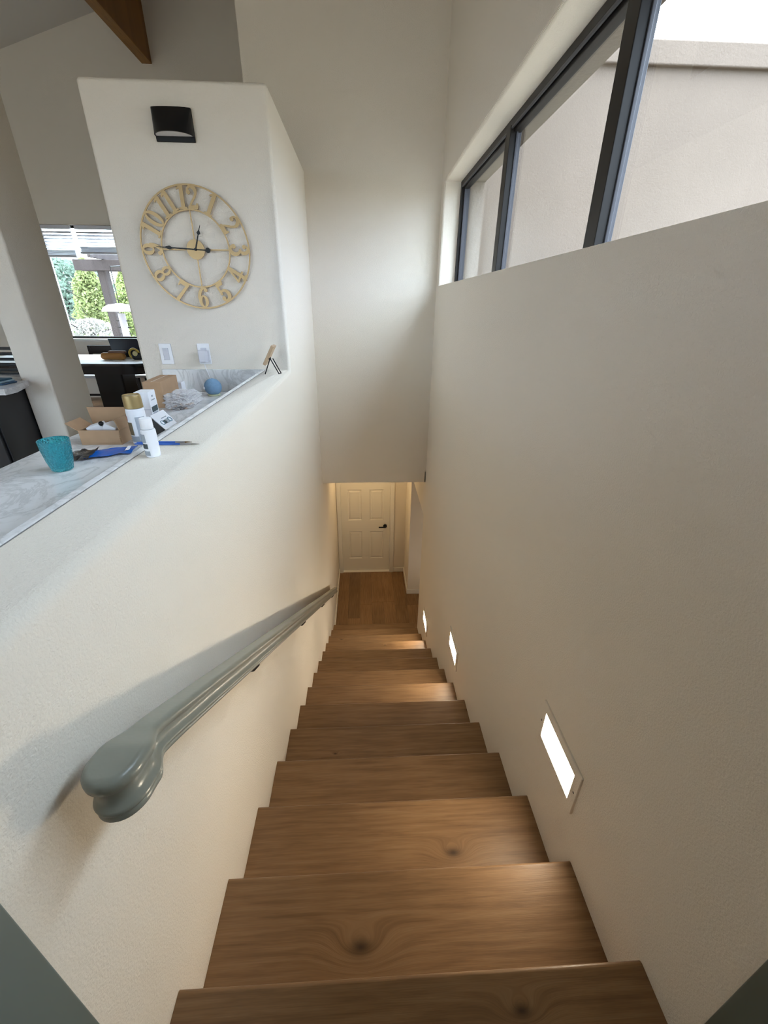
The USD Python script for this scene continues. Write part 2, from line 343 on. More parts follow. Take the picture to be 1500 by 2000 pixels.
# ---------------------------------------------------------------- clerestory window
w1 = thing('window_1', 'long dark-framed high window in the right stair wall', kind='structure', loc=(1.27, 1.65, ZS))
FX0, FX1 = 1.232, 1.294
Y0w = -.35
obj('frame_head', T(rbx(FX0, FX1, Y0w, YO, ZO - .034, ZO, r=.003)), bronze_m, w1)
obj('frame_track', T(rbx(FX0 + .016, FX1 - .004, Y0w, YO, ZO - .056, ZO - .033, r=.003)), bronze_m, w1)
obj('frame_track', T(rbx(FX0, FX0 + .010, Y0w, YO, ZO - .044, ZO - .033, r=.002)), alu_m, w1)
obj('frame_sill', T(rbx(FX0, FX1, Y0w, YO, ZS, ZS + .022, r=.003)), bronze_m, w1)
obj('frame_jamb', T(rbx(FX0, FX1, YO - .040, YO, ZS + .02, ZO - .03, r=.003)), bronze_m, w1)
obj('frame_jamb', T(rbx(FX0, FX1, Y0w, Y0w + .040, ZS + .02, ZO - .03, r=.003)), bronze_m, w1)
obj('jamb_track', T(rbx(FX0 + .02, FX1, YO - .060, YO - .038, ZS + .02, ZO - .05, r=.003)), alu_m, w1)
for ym, hw in ((2.455, .040), (1.290, .040), (.125, .040)):
    mu = thing('mullion', parent=w1)
    obj('mullion_face', T(rbx(FX0 - .004, FX0 + .030, ym - hw, ym + hw, ZS + .02, ZO - .03, r=.003)), bronze_m, mu)
    obj('mullion_stop', T(rbx(FX0 + .028, FX1 - .002, ym - hw + .010, ym + hw - .014, ZS + .02, ZO - .045, r=.003) + rbx(FX0 + .028, FX0 + .04, ym - hw - .006, ym + hw, ZS + .02, ZO - .045, r=.002)), alu_m, mu)
edges = [(2.49, YO - .05), (1.325, 2.42), (.16, 1.255), (Y0w + .04, .09)]
for a, b in edges:
    obj('pane', bx(1.266, 1.270, a, b, ZS + .02, ZO - .05), pane_m, w1)

# ---------------------------------------------------------------- outside, right: stucco wing with parapet band
wing = thing('house_wing', 'pale stucco wing of the house with a raised parapet band, beyond the high window', 'building', (6.0, 6.6, 0))
obj('wing_wall', bx(1.45, 12.0, 6.52, 7.2, -.5, 4.13), stucco_m, wing)
obj('parapet_band', RB(1.45, 12.0, 6.46, 7.2, 4.11, 4.34, r=.02), stucco_m, wing)
grass_m = bumped('dry_ground', (.16, .14, .105), .95, 8.0, .02, .3)
obj('ground', cat(bx(1.43, 60, -50, 6.49, -.5, -.1), bx(-60, 60, 7.3, 60, -.5, -.1), bx(-60, -7.3, -50, 7.3, -.5, -.1), bx(-7.3, 1.43, -50, -3.8, -.5, -.1)), grass_m, kind='structure')

# ---------------------------------------------------------------- far window with frame, pane and blinds
w2 = thing('window_2', 'dining room window looking onto trees', kind='structure', loc=(-3.28, 7.1, .905))
def wframe(t, x0, x1, y0, y1, z0, z1, mt):
    for a in ((x0, x1, y0, y1, z0, z0 + .03), (x0, x1, y0, y1, z1 - .03, z1), (x0, x0 + .03, y0, y1, z0, z1), (x1 - .03, x1, y0, y1, z0, z1)):
        obj('frame_bar', RB(*a, r=.003), mt, t)
wframe(w2, -4.22, -2.35, 7.06, 7.10, .925, 2.436, bronze_m)
obj('pane', bx(-4.19, -2.38, 7.078, 7.082, .955, 2.406), pane_m, w2)
obj('window_sill', RB(-4.22, -2.35, 6.955, 7.10, .888, .925, r=.006), white_m, w2)
def blind(x0, x1, zb, nopen, label):
    t = thing('window_blind', label, 'blind', ((x0 + x1) / 2, 7.0, 2.3), group=None)
    obj('head_rail', RB(x0, x1, 6.985, 7.035, 2.385, 2.43, r=.004), plastic_g, t)
    zs_ = np.linspace(2.345, zb + .115, nopen)
    for z in zs_:
        s = RB(x0, x1, 6.985, 7.035, z - .0015, z + .0015, r=.0012, seg=6)
        s.apply_transform(trimesh.transformations.rotation_matrix(.5, [1, 0, 0], [0, 7.01, z])); obj('slat', s, plastic_g, t)
    for k in range(9):
        obj('slat', RB(x0, x1, 6.985, 7.035, zb + .024 + k * .0075, zb + .027 + k * .0075, r=.001, seg=6), plastic_g, t)
    obj('bottom_rail', RB(x0, x1, 6.983, 7.037, zb, zb + .022, r=.004), plastic_g, t)
    for x in (x0 + .12, x1 - .12):
        obj('lift_cord', cyl(.0015, (x, 7.01, zb + .01), (x, 7.01, 2.40), 6), plastic_w, t)
blind(-4.20, -3.735, 2.035, 6, 'half-raised slatted blind, left one of the pair in the dining window')
blind(-3.665, -2.37, 2.08, 5, 'half-raised slatted blind next to the clock wall in the dining window')

# added rear glazing behind the camera, unseen, sized to let in fill daylight
d2 = thing('added_door_2', kind='structure', loc=(-3, -3.6, ZU)); obj('pane', bx(-6.6, -.9, -3.60, -3.595, ZU + .05, 2.75), pane_m, d2)
for xm in (-5.175, -3.75, -2.325): obj('mullion', RB(xm - .04, xm + .04, -3.63, -3.56, ZU + .05, 2.75), bronze_m, d2)

# ---------------------------------------------------------------- ceiling beam
obj('ceiling_beam', RB(-2.295, -2.17, -3.4, 6.999, 4.150, 4.86, r=.006), beam_m, label='amber glulam beam running under the sloped ceiling to the far wall', cat='beam')

# ---------------------------------------------------------------- column and kitchen beyond
obj('column', RB(-1.862, -1.67, 2.65, 3.035, ZU, 4.86, r=.014, seg=20), wall_m, label='square plastered column between the kitchen and the dining room', cat='column')
kc = thing('kitchen_cabinet', 'black kitchen base cabinet with pale counter, left of the square column', 'cabinet', (-2.6, 2.6, ZU))
obj('carcass', RB(-3.4, -1.868, 2.36, 3.0, ZU, .925, r=.004), blackg_m, kc)
for k in range(3):
    x1 = -1.88 - k * .5; dr = obj('cabinet_door', RB(x1 - .49, x1, 2.340, 2.360, ZU + .10, .905, r=.004), blackg_m, kc)
    obj('pull', cyl(.006, (x1 - .05, 2.325, .7), (x1 - .05, 2.325, .86), 10), alu_m, kc)
obj('worktop', T(m3.Manifold.batch_hull([mb(-3.42, -1.72, 2.31, 2.40, .926, .962), mb(-3.42, -1.81, 2.40, 2.645, .926, .962)]) + mb(-3.42, -1.87, 2.6, 3.02, .926, .962)), marble_m, kc)
rk = thing('dish_rack', 'dark slatted rack standing at the back of the kitchen counter', 'rack', (-2.3, 2.92, .962))
obj('rack_frame', T(mb(-2.62, -2.02, 2.90, 2.98, .964, .975) + mb(-2.62, -2.60, 2.90, 2.98, .964, 1.17) + mb(-2.04, -2.02, 2.90, 2.98, .964, 1.17)), black_m, rk)
for k in range(5): obj('slat', RB(-2.61, -2.03, 2.90, 2.915, .985 + k * .036, 1.005 + k * .036, r=.003), black_m, rk)
cl = thing('folded_cloth', 'blue folded cloth lying on the kitchen counter beside the column', 'cloth', (-1.92, 2.5, .962))
for k in range(3):
    obj('fold', RB(-2.10 + .01 * k, -1.815 - .012 * k, 2.43 + .004 * k, 2.56, .963 + k * .010, .973 + k * .010, r=.0049), (plain('slate_cloth_%d' % k, [(.02, .06, .11), (.22, .32, .38), (.03, .09, .14)][k], .8)), cl)

# ---------------------------------------------------------------- stone counter behind the ledge
ct = thing('stone_counter', 'white grey-veined stone counter with backsplash behind the stair ledge', 'counter', (-.45, 1.1, ZU))
obj('worktop', RB(-.748, -.175, -.20, YC - .001, ZC - .03, ZC, r=.003), marble_m, ct)
obj('backsplash', RB(-.176, -.158, -.20, YC - .015, ZC - .03, ZL + .003, r=.0025), marble_m, ct)
obj('caulk_joint', bx(-.1578, -.1552, -.123, YC - .015, ZL - .01, ZL + .0006), plain('grey_caulk', (.22, .215, .21), .7), ct)
obj('backsplash', RB(-.775, -.156, YC - .014, YC - .001, ZC - .0, 1.076, r=.003), marble_m, ct)
cb = thing('base_cabinet', 'black base cabinet carrying the stone counter', 'cabinet', (-.45, 1.1, ZU))
obj('carcass', bx(-.725, -.18, -.19, YC - .005, ZU, ZC - .031), blackg_m, cb)
for k in range(5): obj('cabinet_door', RB(-.745, -.7255, -.18 + k * .505, .32 + k * .505, ZU + .1, ZC - .045, r=.003), blackg_m, cb)

# ---------------------------------------------------------------- handrail
def rail_mesh():
    cx, hw = .070, .0245; bc, by, brx, bry = .076, .020, .039, .044
    ys = list(np.linspace(3.86, .20, 30)) + list(np.linspace(.19, by, 26))[0:]
    def hwid(y):
        t = np.clip((.105 - y) / .060, 0, 1); t = t * t * (3 - 2 * t); return hw + (brx - hw) * t, cx + (bc - cx) * t
    R, L = [], []
    for y in ys:
        h, c = hwid(y); R.append((c + h, y)); L.append((c - h, y))
    arc = [(bc + brx * math.cos(t), by + bry * math.sin(t)) for t in np.linspace(0, -math.pi, 26)[1:-1]]
    O = np.array(R + arc + L[::-1]); n = len(O)
    d = np.roll(O, -1, 0) - np.roll(O, 1, 0); d /= np.linalg.norm(d, axis=1)[:, None]
    nr = np.c_[d[:, 1], -d[:, 0]]
    if np.dot(nr[5], (1, 0)) < 0: nr = -nr
    nr[0] = (1, 0); nr[-1] = (-1, 0)
    prof = [(0, -.012), (-.0012, -.007), (-.004, -.0025), (-.008, -.0003), (-.012, 0), (-.017, -.0004), (-.021, -.003), (-.026, -.0068), (-.034, -.0092), (-.043, -.0084), (-.049, -.0056),
            (-.052, -.0020), (-.0555, -.0002), (-.059, -.0012), (-.0615, -.0034), (-.064, -.0020), (-.069, -.0016), (-.073, -.0045)]
    def zc(y):
        s = .665; k = .035
        return .846 - s * k * np.log1p(np.exp((y - .045) / k))
    V = []
    for h, o in prof:
        bt = np.clip((.105 - O[:, 1]) / .060, 0, 1); bt = bt * bt * (3 - 2 * bt)
        q = O + nr * o; V.append(np.c_[q, zc(O[:, 1]) + h * (1 + .22 * bt) + .006 * bt])
    V = np.vstack(V); F = []
    for l in range(len(prof) - 1):
        for i in range(n):
            j = (i + 1) % n; a, b, c, e = l * n + i, l * n + j, (l + 1) * n + j, (l + 1) * n + i
            F += [(a, c, b), (a, e, c)]
    m = len(R)
    # caps: strip across the rail (right index i with left mirror), fan over the bulb
    for base, flip in ((0, False), ((len(prof) - 1) * n, True)):
        for i in range(n // 2 - 1):
            a, b, c, e = base + i, base + i + 1, base + n - 2 - i, base + n - 1 - i
            for tri in ((a, b, c), (a, c, e)):
                F.append(tri[::-1] if flip else tri)
    t = trimesh.Trimesh(V, F, process=True); t.update_faces(t.nondegenerate_faces()); t.fix_normals(); return t
hr = thing('handrail', 'grey-green painted wooden handrail with a bulbous end on the left stair wall', 'handrail', (.07, .02, .8))
obj('rail', rail_mesh(), grey_m, hr, smooth=38)
for y in (.70, 1.64, 2.62, 3.55):
    zt = .846 - .665 * (y - .045) - .072
    br = thing('bracket', parent=hr); tag(br, label='black wall bracket')
    obj('rosette', cyl(.022, (.0005, y, zt - .05), (.008, y, zt - .05), 20), black_m, br)
    obj('arm', tube([(.006, y, zt - .05), (.050, y, zt - .045), (.068, y, zt - .022), (.068, y, zt + .002)], .0065, 10), black_m, br)
    sd = RB(.056, .080, y - .03, y + .03, zt - .003, zt + .001, r=.001); sd.apply_transform(trimesh.transformations.rotation_matrix(-math.atan(.665), [1, 0, 0], [.068, y, zt])); obj('saddle', sd, black_m, br)

# ---------------------------------------------------------------- step lights in the right wall
lens_m = emit('step_light_glow', (1.0, .88, .68), STEP_LAMP)
for yc_, zc_, lab in ((.515, .052, 'lit recessed step light nearest the top of the stairs, right wall'), (1.965, -.880, 'lit recessed step light in the middle of the right stair wall'), (3.21, -1.70, 'lit recessed step light nearest the foot of the stairs, right wall')):
    t = thing('step_light', lab, 'light', (W, yc_, zc_), group='recessed step lights on the right wall')
    hw, hh = .145, .092
    pl = rbx(W - .007, W + .002, yc_ - hw, yc_ + hw, zc_ - hh, zc_ + hh, r=.003) - mb(W - .02, W + .02, yc_ - .112, yc_ + .112, zc_ - .062, zc_ + .058)
    obj('cover_plate', T(pl), wall_m, t)
    obj('lens', bx(W - .0030, W - .0005, yc_ - .112, yc_ + .112, zc_ - .062, zc_ + .058), lens_m, t)
    for s in (-1, 1): obj('screw', cyl(.004, (W - .0075, yc_ + s * .130, zc_), (W - .006, yc_ + s * .130, zc_), 10), alu_m, t)

# downlight in the lower hall ceiling
LY = 5.06
dl = thing('downlight', 'recessed warm downlight in the lower hall ceiling', 'light', (.45, LY, ZB))
obj('trim_ring', lathe([(.052, -.006), (.075, -.004), (.078, 0), (.052, 0), (.052, -.006)], (.45, LY, ZB)), white_m, dl)
obj('lamp', cyl(.051, (.45, LY, ZB - .002), (.45, LY, ZB - .0005), 28), emit('downlight_glow', (1.0, .72, .36), HALL_LAMP), dl)

# ---------------------------------------------------------------- clock
CX, CZ = -.452, 1.697
ck = thing('wall_clock', 'large gold openwork wall clock with arabic numerals and black hands', 'clock', (CX, YC, CZ))
def ring(r0, r1, th): return ext(Point(0, 0).buffer(r1, 64).difference(Point(0, 0).buffer(r0, 64)), th)
YK = YC - .016
def onclock(t, off=0.0): return onwall(t, CX, YK - off, CZ)
obj('outer_ring', onclock(ring(.281, .2885, .006)), gold_m, ck)
obj('inner_ring', onclock(ring(.1755, .1825, .006)), gold_m, ck)
def didot(s):
    """numerals with thick and thin strokes, on a cell 0..w x 0..1"""
    def arc(cx, cy, rx, ry, a0, a1, n=28): return [(cx + rx * math.cos(math.radians(a)), cy + ry * math.sin(math.radians(a))) for a in np.linspace(a0, a1, n)]
    def stroke(pts, wd):
        from shapely import union_all
        pts = np.asarray(pts, float); wd = np.interp(np.linspace(0, 1, len(pts)), np.linspace(0, 1, len(wd)), wd)
        out = []
        for i in range(len(pts) - 1):
            out.append(Point(*pts[i]).buffer(wd[i] / 2, 6).union(Point(*pts[i + 1]).buffer(wd[i + 1] / 2, 6)).convex_hull)
        return union_all(out)
    from shapely import union_all
    TH, TN = .16, .055
    if s == '1': return union_all([sbox(.13, 0, .29, 1), sbox(.03, 0, .39, .05), Polygon([(.13, 1), (.0, .88), (.0, .84), (.13, .90)])]), .42
    if s == '0': return affinity.scale(Point(.27, .5).buffer(1, 32), .27, .5).difference(affinity.scale(Point(.27, .5).buffer(1, 32), .13, .45)), .54
    if s == '2': return union_all([stroke(arc(.25, .73, .21, .24, 175, -25) + [(.36, .48), (.18, .26), (.06, .07)], [.06, .06, .09, .16, .15, .09, .05]), Point(.09, .72).buffer(.085), stroke([(.05, .06), (.25, .075), (.42, .05), (.47, .2)], [.10, .14, .12, .05])]), .52
    if s == '3': return union_all([stroke(arc(.22, .76, .17, .21, 165, -85), [.06, .07, .14, .12, .05]), stroke(arc(.21, .28, .22, .26, 90, -170), [.05, .13, .17, .10, .06]), Point(.08, .78).buffer(.08), Point(.07, .22).buffer(.085)]), .48
    if s == '4': return union_all([sbox(.30, 0, .44, 1), sbox(.20, 0, .54, .05), sbox(.0, .24, .58, .31), Polygon([(.30, 1), (.37, 1), (.06, .27), (.0, .27)])]), .60
    if s == '5': return union_all([sbox(.05, .40, .13, .98), Polygon([(.08, .98), (.46, 1.0), (.40, .84), (.08, .84)]), stroke(arc(.22, .29, .22, .27, 140, -165), [.05, .10, .17, .13, .06]), Point(.07, .21).buffer(.085)]), .50
    if s == '7': return union_all([Polygon([(.02, 1), (.52, 1), (.52, .93), (.30, 0), (.14, 0), (.40, .86), (.06, .86), (.04, .74), (.0, .74)])]), .54
    if s == '8': return union_all([affinity.scale(Point(.25, .75).buffer(1, 32), .20, .25).difference(affinity.scale(Point(.25, .75).buffer(1, 32), .10, .19)), affinity.scale(Point(.25, .28).buffer(1, 32), .25, .28).difference(affinity.scale(Point(.25, .28).buffer(1, 32), .12, .21))]), .52
    if s == '6': return union_all([affinity.scale(Point(.26, .30).buffer(1, 32), .25, .30).difference(affinity.scale(Point(.26, .30).buffer(1, 32), .11, .25)), stroke(arc(.36, .45, .31, .52, 180, 75), [.14, .13, .09, .05]), Point(.44, .88).buffer(.08)]), .54
    if s == '9':
        g, w = didot('6'); return affinity.rotate(g, 180, origin=(.26, .5)), w
def numeral(h):
    from shapely import union_all
    x = 0; G = []
    for ch in str(h):
        g, w = didot(ch); G.append(affinity.translate(g, x, 0)); x += w + .06
    g = union_all(G).buffer(.018); s = .098
    return affinity.scale(affinity.translate(g, -(x - .06) / 2, -.5), s * 1.0, s, origin=(0, 0))
for h in range(1, 13):
    g = numeral(h); a = math.radians(90 - 30 * h)
    rot = -30 * h if h in (9, 10, 11, 12, 1, 2, 3) else -30 * h + 180
    g = affinity.translate(affinity.rotate(g, rot, origin=(0, 0)), .2315 * math.cos(a), .2315 * math.sin(a))
    parts = [ext(q, .005) for q in getattr(g, 'geoms', [g]) if q.area > 1e-7]
    obj('numeral', onclock(cat(*parts), .0005), gold_m, ck, label='numeral %d' % h)
for k in range(4):
    t = bx(.04, .178, -.003, .003, 0, .004); rotz(t, 90 * k); obj('spoke', onclock(t), gold_m, ck)
obj('hub_disc', onclock(ext(Point(0, 0).buffer(.047, 48), .008), .001), gold_m, ck)
for k in range(3):
    a = math.radians(90 + 120 * k); obj('standoff', cyl(.004, (CX + .285 * math.cos(a), YC - .0002, CZ + .285 * math.sin(a)), (CX + .285 * math.cos(a), YK, CZ + .285 * math.sin(a)), 8), gold_m, ck)
def hand(length, tail, w, blob):
    q = Polygon([(0, -w), (length * .60, -w * .8), (length * .66, -w * 2.9), (length * .78, -w * .7), (length, -.0006), (length, .0006), (length * .78, w * .7), (length * .66, w * 2.9), (length * .60, w * .8), (0, w)])
    q = q.union(sbox(-tail, -w * .8, 0, w * .8)).union(Point(-tail, 0).buffer(blob)); return ext(q, .002)
mh = hand(.205, .066, .0032, .0125); rotz(mh, 177); obj('minute_hand', onclock(mh, .012), black_m, ck)
hh_ = hand(.120, .0, .0034, .0034); rotz(hh_, 90 - 21); obj('hour_hand', onclock(hh_, .0095), black_m, ck)
obj('arbor', onclock(ext(Point(0, 0).buffer(.0062, 20), .016), .001), black_m, ck)

# ---------------------------------------------------------------- sconce
sx0, sx1, sz0, sz1 = -.561, -.372, 2.152, 2.281
sc = thing('wall_sconce', 'black half-round wall sconce above the gold clock', 'light', (-.466, YC, 2.21))
obj('backplate', RB(sx0, sx1, YC - .012, YC - .0005, sz0, sz1, r=.003), black_m, sc)
hx_ = (sx1 - sx0) / 2
th = np.linspace(0, math.pi, 33)
def scoop(rx, dtop, dbot, z0, z1, n=33):
    t = np.linspace(0, math.pi, n); lo = np.c_[-.4665 + rx * np.cos(t), YC - .012 - dbot * np.sin(t), np.full(n, z0)]; hi = np.c_[-.4665 + rx * np.cos(t), YC - .012 - dtop * np.sin(t), np.full(n, z1)]
    return trimesh.convex.convex_hull(np.vstack([lo, hi]))
shade = M(scoop(hx_, .016, .084, sz0 + .020, sz1)) - M(scoop(hx_ - .004, .012, .080, sz0 + .010, sz1 - .004))
obj('shade', T(shade), black_m, sc)
df = ext(Polygon([(-.4665 + (hx_ - .0055) * math.cos(t), YC - .012 - .068 * math.sin(t)) for t in th]), .012); df.apply_translation([0, 0, sz0 + .022]); obj('diffuser', df, plastic_w, sc, label='white frosted diffuser')

# ---------------------------------------------------------------- switch and outlet
def plate(x, z): return T(rbx(x - .036, x + .036, YC - .006, YC - .0005, z - .058, z + .058, r=.003) - mb(x - .017, x + .017, YC - .01, YC - .002, z - .034, z + .034))
sw = thing('light_switch', 'white rocker switch plate below the clock, left of the outlet', 'switch', (-.732, YC, 1.162))
obj('plate', plate(-.732, 1.162), plastic_w, sw)
rk_ = RB(-.732 - .0165, -.732 + .0165, YC - .0085, YC - .0015, 1.162 - .033, 1.162 + .033, r=.002); rk_.apply_transform(trimesh.transformations.rotation_matrix(.07, [1, 0, 0], [0, YC - .004, 1.162])); obj('rocker', rk_, plastic_g, sw)
ou = thing('wall_outlet', 'white outlet plate on the clock wall above the backsplash', 'outlet', (-.509, YC, 1.164))
obj('plate', plate(-.509, 1.164), plastic_w, ou)
obj('socket_face', RB(-.5255, -.4925, YC - .0075, YC - .0015, 1.131, 1.197, r=.002), plastic_g, ou)
ad = thing('power_adapter', 'pale grey power adapter plugged into the wall outlet, cord hanging down', 'adapter', (-.508, YC - .02, 1.15))
obj('body', RB(-.531, -.485, YC - .052, YC - .0078, 1.118, 1.188, r=.008, seg=16), plastic_g, ad)
obj('cord', tube([(-.508, YC - .03, 1.119), (-.505, YC - .030, 1.09), (-.490, YC - .028, 1.03), (-.478, YC - .034, .975), (-.470, YC - .05, ZC + .003), (-.462, YC - .075, ZC + .003)], .0018, 8), plastic_w, ad)

# ---------------------------------------------------------------- things on the counter and the ledge
# round blue speaker
ex, ey = -.445, 2.212
es = thing('smart_speaker', 'round blue fabric speaker with glowing base ring in the counter corner', 'speaker', (ex, ey, ZC))
fab = bumped('blue_fabric', (.20, .34, .50), .85, 420.0, .0008, .06, vscale=60)
a = np.linspace(-.95, math.pi / 2, 26)
obj('sphere_body', lathe([(0, .008)] + [(.049 * math.cos(t), .049 + .048 * math.sin(t)) for t in a], (ex, ey, ZC), 48), fab, es)
obj('light_ring', lathe([(0, .0005), (.034, .0005), (.036, .004), (.034, .0095), (0, .0095)], (ex, ey, ZC), 40), plain('pale_yellow_ring', (.62, .66, .42), .4), es)
obj('painted_highlight', RB(ex - .046, ex - .036, ey - .035, ey - .026, ZC + .040, ZC + .054, r=.003), plastic_w, es, label='white patch painted as a highlight')  # white patch stands in for a highlight on the speaker
# clear bag of fixings
bg = thing('plastic_bag', 'crumpled clear plastic bag of metal fixings on the counter', 'bag', (-.53, 1.93, ZC))
bl = trimesh.creation.icosphere(4, 1.0); v = bl.vertices
n1 = meshkit.fbm(v * 2.6 + 11, 3, 3)[:, None]; n2 = np.abs(meshkit.noise(v * 6.3 + 5, 5) - .5)[:, None]
v2 = v * (0.62 + .62 * n1 - .55 * n2) * np.array([.095, .165, .052]); v2[:, 2] = np.maximum(v2[:, 2] + .036, .0005)
bl = trimesh.Trimesh(v2 + [-.512, 1.925, ZC], bl.faces); obj('film', bl, clear_m, bg, smooth=False)
steel = plain('grey_steel', (.30, .28, .27), .35, .7)
rs = random.Random(4)
for k in range(9):
    p = np.array([-.512 + rs.uniform(-.04, .04), 1.90 + rs.uniform(-.08, .09), ZC + .010]); d = np.array([rs.uniform(-1, 1), rs.uniform(-1, 1), rs.uniform(-.1, .3)]); d *= .022 / np.linalg.norm(d)
    obj('fixing', cyl(rs.uniform(.004, .007), p - d, p + d, 10), steel if k % 3 else leather_m, bg)
# brown box and small white box behind
def carton(name, label, x0, x1, y0, y1, h, mt, rz, extra=None):
    c = ((x0 + x1) / 2, (y0 + y1) / 2, ZC); t = thing(name, label, 'box', c)
    g = RB(x0, x1, y0, y1, ZC + .0004, ZC + h, r=.0015); obj('carton', rotz(g, rz, c), mt, t)
    for m, mm, nm in (extra or []): obj(nm, rotz(m, rz, c), mm, t)
    return t
carton('cardboard_box', 'closed brown cardboard box behind the white carton on the counter', -.685, -.598, 1.865, 2.12, .131, card_m, 4,
       [(bx(-.6440, -.6390, 1.866, 2.119, ZC + .131, ZC + .1314), tan_m, 'seam_tape'), (bx(-.5982, -.5978, 1.99, 2.06, ZC + .02, ZC + .05), print_g, 'print')])
carton('small_carton', 'small white carton peeping out behind the brown cardboard box', -.640, -.598, 2.145, 2.20, .085, paper_m, 0, [(bx(-.5980, -.5975, 2.150, 2.195, ZC + .002, ZC + .020), print_d, 'print')])
carton('white_carton', 'white printed carton standing between the gold spray can and the cardboard box', -.566, -.506, 1.545, 1.622, .138, paper_m, 3,
       [(bx(-.5060, -.5054, 1.552, 1.615, ZC + .048, ZC + .072), print_d, 'print_block'), (bx(-.5060, -.5054, 1.555, 1.612, ZC + .030, ZC + .046), print_g, 'print_block'),
        (bx(-.5060, -.5055, 1.575, 1.590, ZC + .112, ZC + .120), print_g, 'print_mark'), (bx(-.5060, -.5055, 1.565, 1.605, ZC + .098, ZC + .102), print_g, 'print_mark'),
        (bx(-.564, -.508, 1.5445, 1.5449, ZC + .06, ZC + .064), plastic_g, 'print_mark')])
# tent card
tc_ = thing('folded_card', 'folded black and white card standing open behind the small white bottle', 'card', (-.44, 1.48, ZC))
A, B, C, D = np.array([-.472, 1.455, 1.000]), np.array([-.468, 1.578, 1.000]), np.array([-.408, 1.555, .9455]), np.array([-.408, 1.432, .9455])
obj('white_leaf', panel4(A, D, C, B, .0012), paper_m, tc_)
E_ = np.array([-.412, 1.352, .945]); G_ = np.array([-.50, 1.39, .945])
obj('black_leaf', panel4(A - [0, .004, .001], G_, E_, D - [0, .005, 0], .0012), plain('black_card', (.006, .006, .006), .7), tc_)
def on_leaf(u, w): return A + (B - A) * u + (D - A) * w
nl = np.cross(B - A, D - A); nl /= np.linalg.norm(nl); nl = nl if nl[2] > 0 else -nl
def leaf_patch(u0, u1, w0, w1):
    P = [on_leaf(u0, w0), on_leaf(u1, w0), on_leaf(u1, w1), on_leaf(u0, w1)]; return trimesh.convex.convex_hull(np.vstack([np.array(P) + nl * .0001, np.array(P) + nl * .0006]))
def leaf_ring(u, w, a, b, k=.55):
    e = []; 
    for t in np.linspace(0, 2 * math.pi, 21):
        e.append(on_leaf(u + a * math.cos(t), w + b * math.sin(t)) + nl * .0006)
    return tube(e, .0016, 6)
obj('emblem_ring', leaf_ring(.24, .62, .09, .12), print_t, tc_); obj('emblem_ring', leaf_ring(.80, .62, .10, .13), print_t, tc_)
obj('emblem_block', leaf_patch(.33, .50, .52, .74), print_d, tc_); obj('emblem_block', leaf_patch(.52, .70, .50, .76), print_g, tc_)
obj('print_line', leaf_patch(.40, .78, .36, .41), print_g, tc_)
# gold spray can
gx, gy = -.415, 1.240
gc = thing('spray_can', 'white-bodied spray paint can with a tall gold cap on the counter', 'spray can', (gx, gy, ZC))
obj('can_body', lathe([(0, .0005), (.029, .0005), (.0312, .003), (.0320, .006), (.0320, .126), (.0312, .130), (.0316, .132), (.029, .137), (0, .138)], (gx, gy, ZC)), paper_m, gc)
obj('cap', lathe([(.0305, .1385), (.0320, .139), (.0313, .176), (.0300, .184), (.0285, .186), (.0280, .183), (0, .183)], (gx, gy, ZC)), plain('gold_cap', (.33, .235, .10), .38, .45), gc)
def wrap(x, y, z0, z1, r, a0, a1, n=14):
    t = np.radians(np.linspace(a0, a1, n)); o = [(x + (r + .0006) * math.cos(q), y + (r + .0006) * math.sin(q)) for q in t]; i = [(x + (r - .001) * math.cos(q), y + (r - .001) * math.sin(q)) for q in t][::-1]
    m = ext(Polygon(o + i), z1 - z0); m.apply_translation([0, 0, z0]); return m
obj('label_picture', wrap(gx, gy, ZC + .040, ZC + .088, .0320, 208, 258), plain('label_brown', (.14, .10, .05), .5), gc)
obj('label_band', wrap(gx, gy, ZC + .014, ZC + .036, .0320, 205, 300), print_g, gc)
obj('label_panel', wrap(gx, gy, ZC + .020, ZC + .108, .0320, 285, 350), plain('label_silver', (.42, .45, .50), .4, .3), gc)
obj('label_spot', wrap(gx, gy, ZC + .094, ZC + .110, .0320, 200, 224), red_print, gc)
# navy bottle behind
nx, ny = -.468, 1.335
nb = thing('navy_bottle', 'navy blue bottle with tan cap between the open box and gold spray can', 'bottle', (nx, ny, ZC))
obj('bottle_body', lathe([(0, .0005), (.019, .0005), (.021, .004), (.021, .100), (.017, .112), (.010, .117), (0, .117)], (nx, ny, ZC)), navy_m, nb)
obj('cap', lathe([(.0125, .1175), (.013, .120), (.0125, .138), (.010, .141), (0, .141)], (nx, ny, ZC)), tan_m, nb)
# open cardboard box with white parts inside
ob = thing('open_box', 'open brown cardboard box with raised flaps and white fittings inside', 'box', (-.552, 1.27, ZC))
x0, x1, y0, y1, hb = -.634, -.484, 1.222, 1.320, .056
obj('box_body', T(mb(x0, x1, y0, y1, ZC + .0005, ZC + hb) - mb(x0 + .003, x1 - .003, y0 + .003, y1 - .003, ZC + .004, ZC + .2)), card_m, ob)
def flap(p, q, out, up): p, q, o = np.array(p), np.array(q), np.array(out); return panel4(p, q, q + o, p + o, .0025)
zt_ = ZC + hb - .001
obj('flap', flap((x0 + .002, y1, zt_), (x1 - .002, y1, zt_), (-.020, .020, .064), 0), card_m, ob)
obj('flap', flap((x0, y0 + .002, zt_), (x0, y1 - .002, zt_), (-.036, -.006, .030), 0), card_m, ob)
obj('flap', flap((x1, y1 - .002, zt_), (x1, y0 + .002, zt_), (-.012, .004, .040), 0), card_m, ob)
obj('flap', flap((x1 - .002, y0, zt_), (x0 + .002, y0, zt_), (0, -.004, -.045), 0), card_m, ob)
wb_ = thing('white_fittings', 'two white boxed fittings lying in the open cardboard box', 'fitting', (-.55, 1.27, ZC + .005))
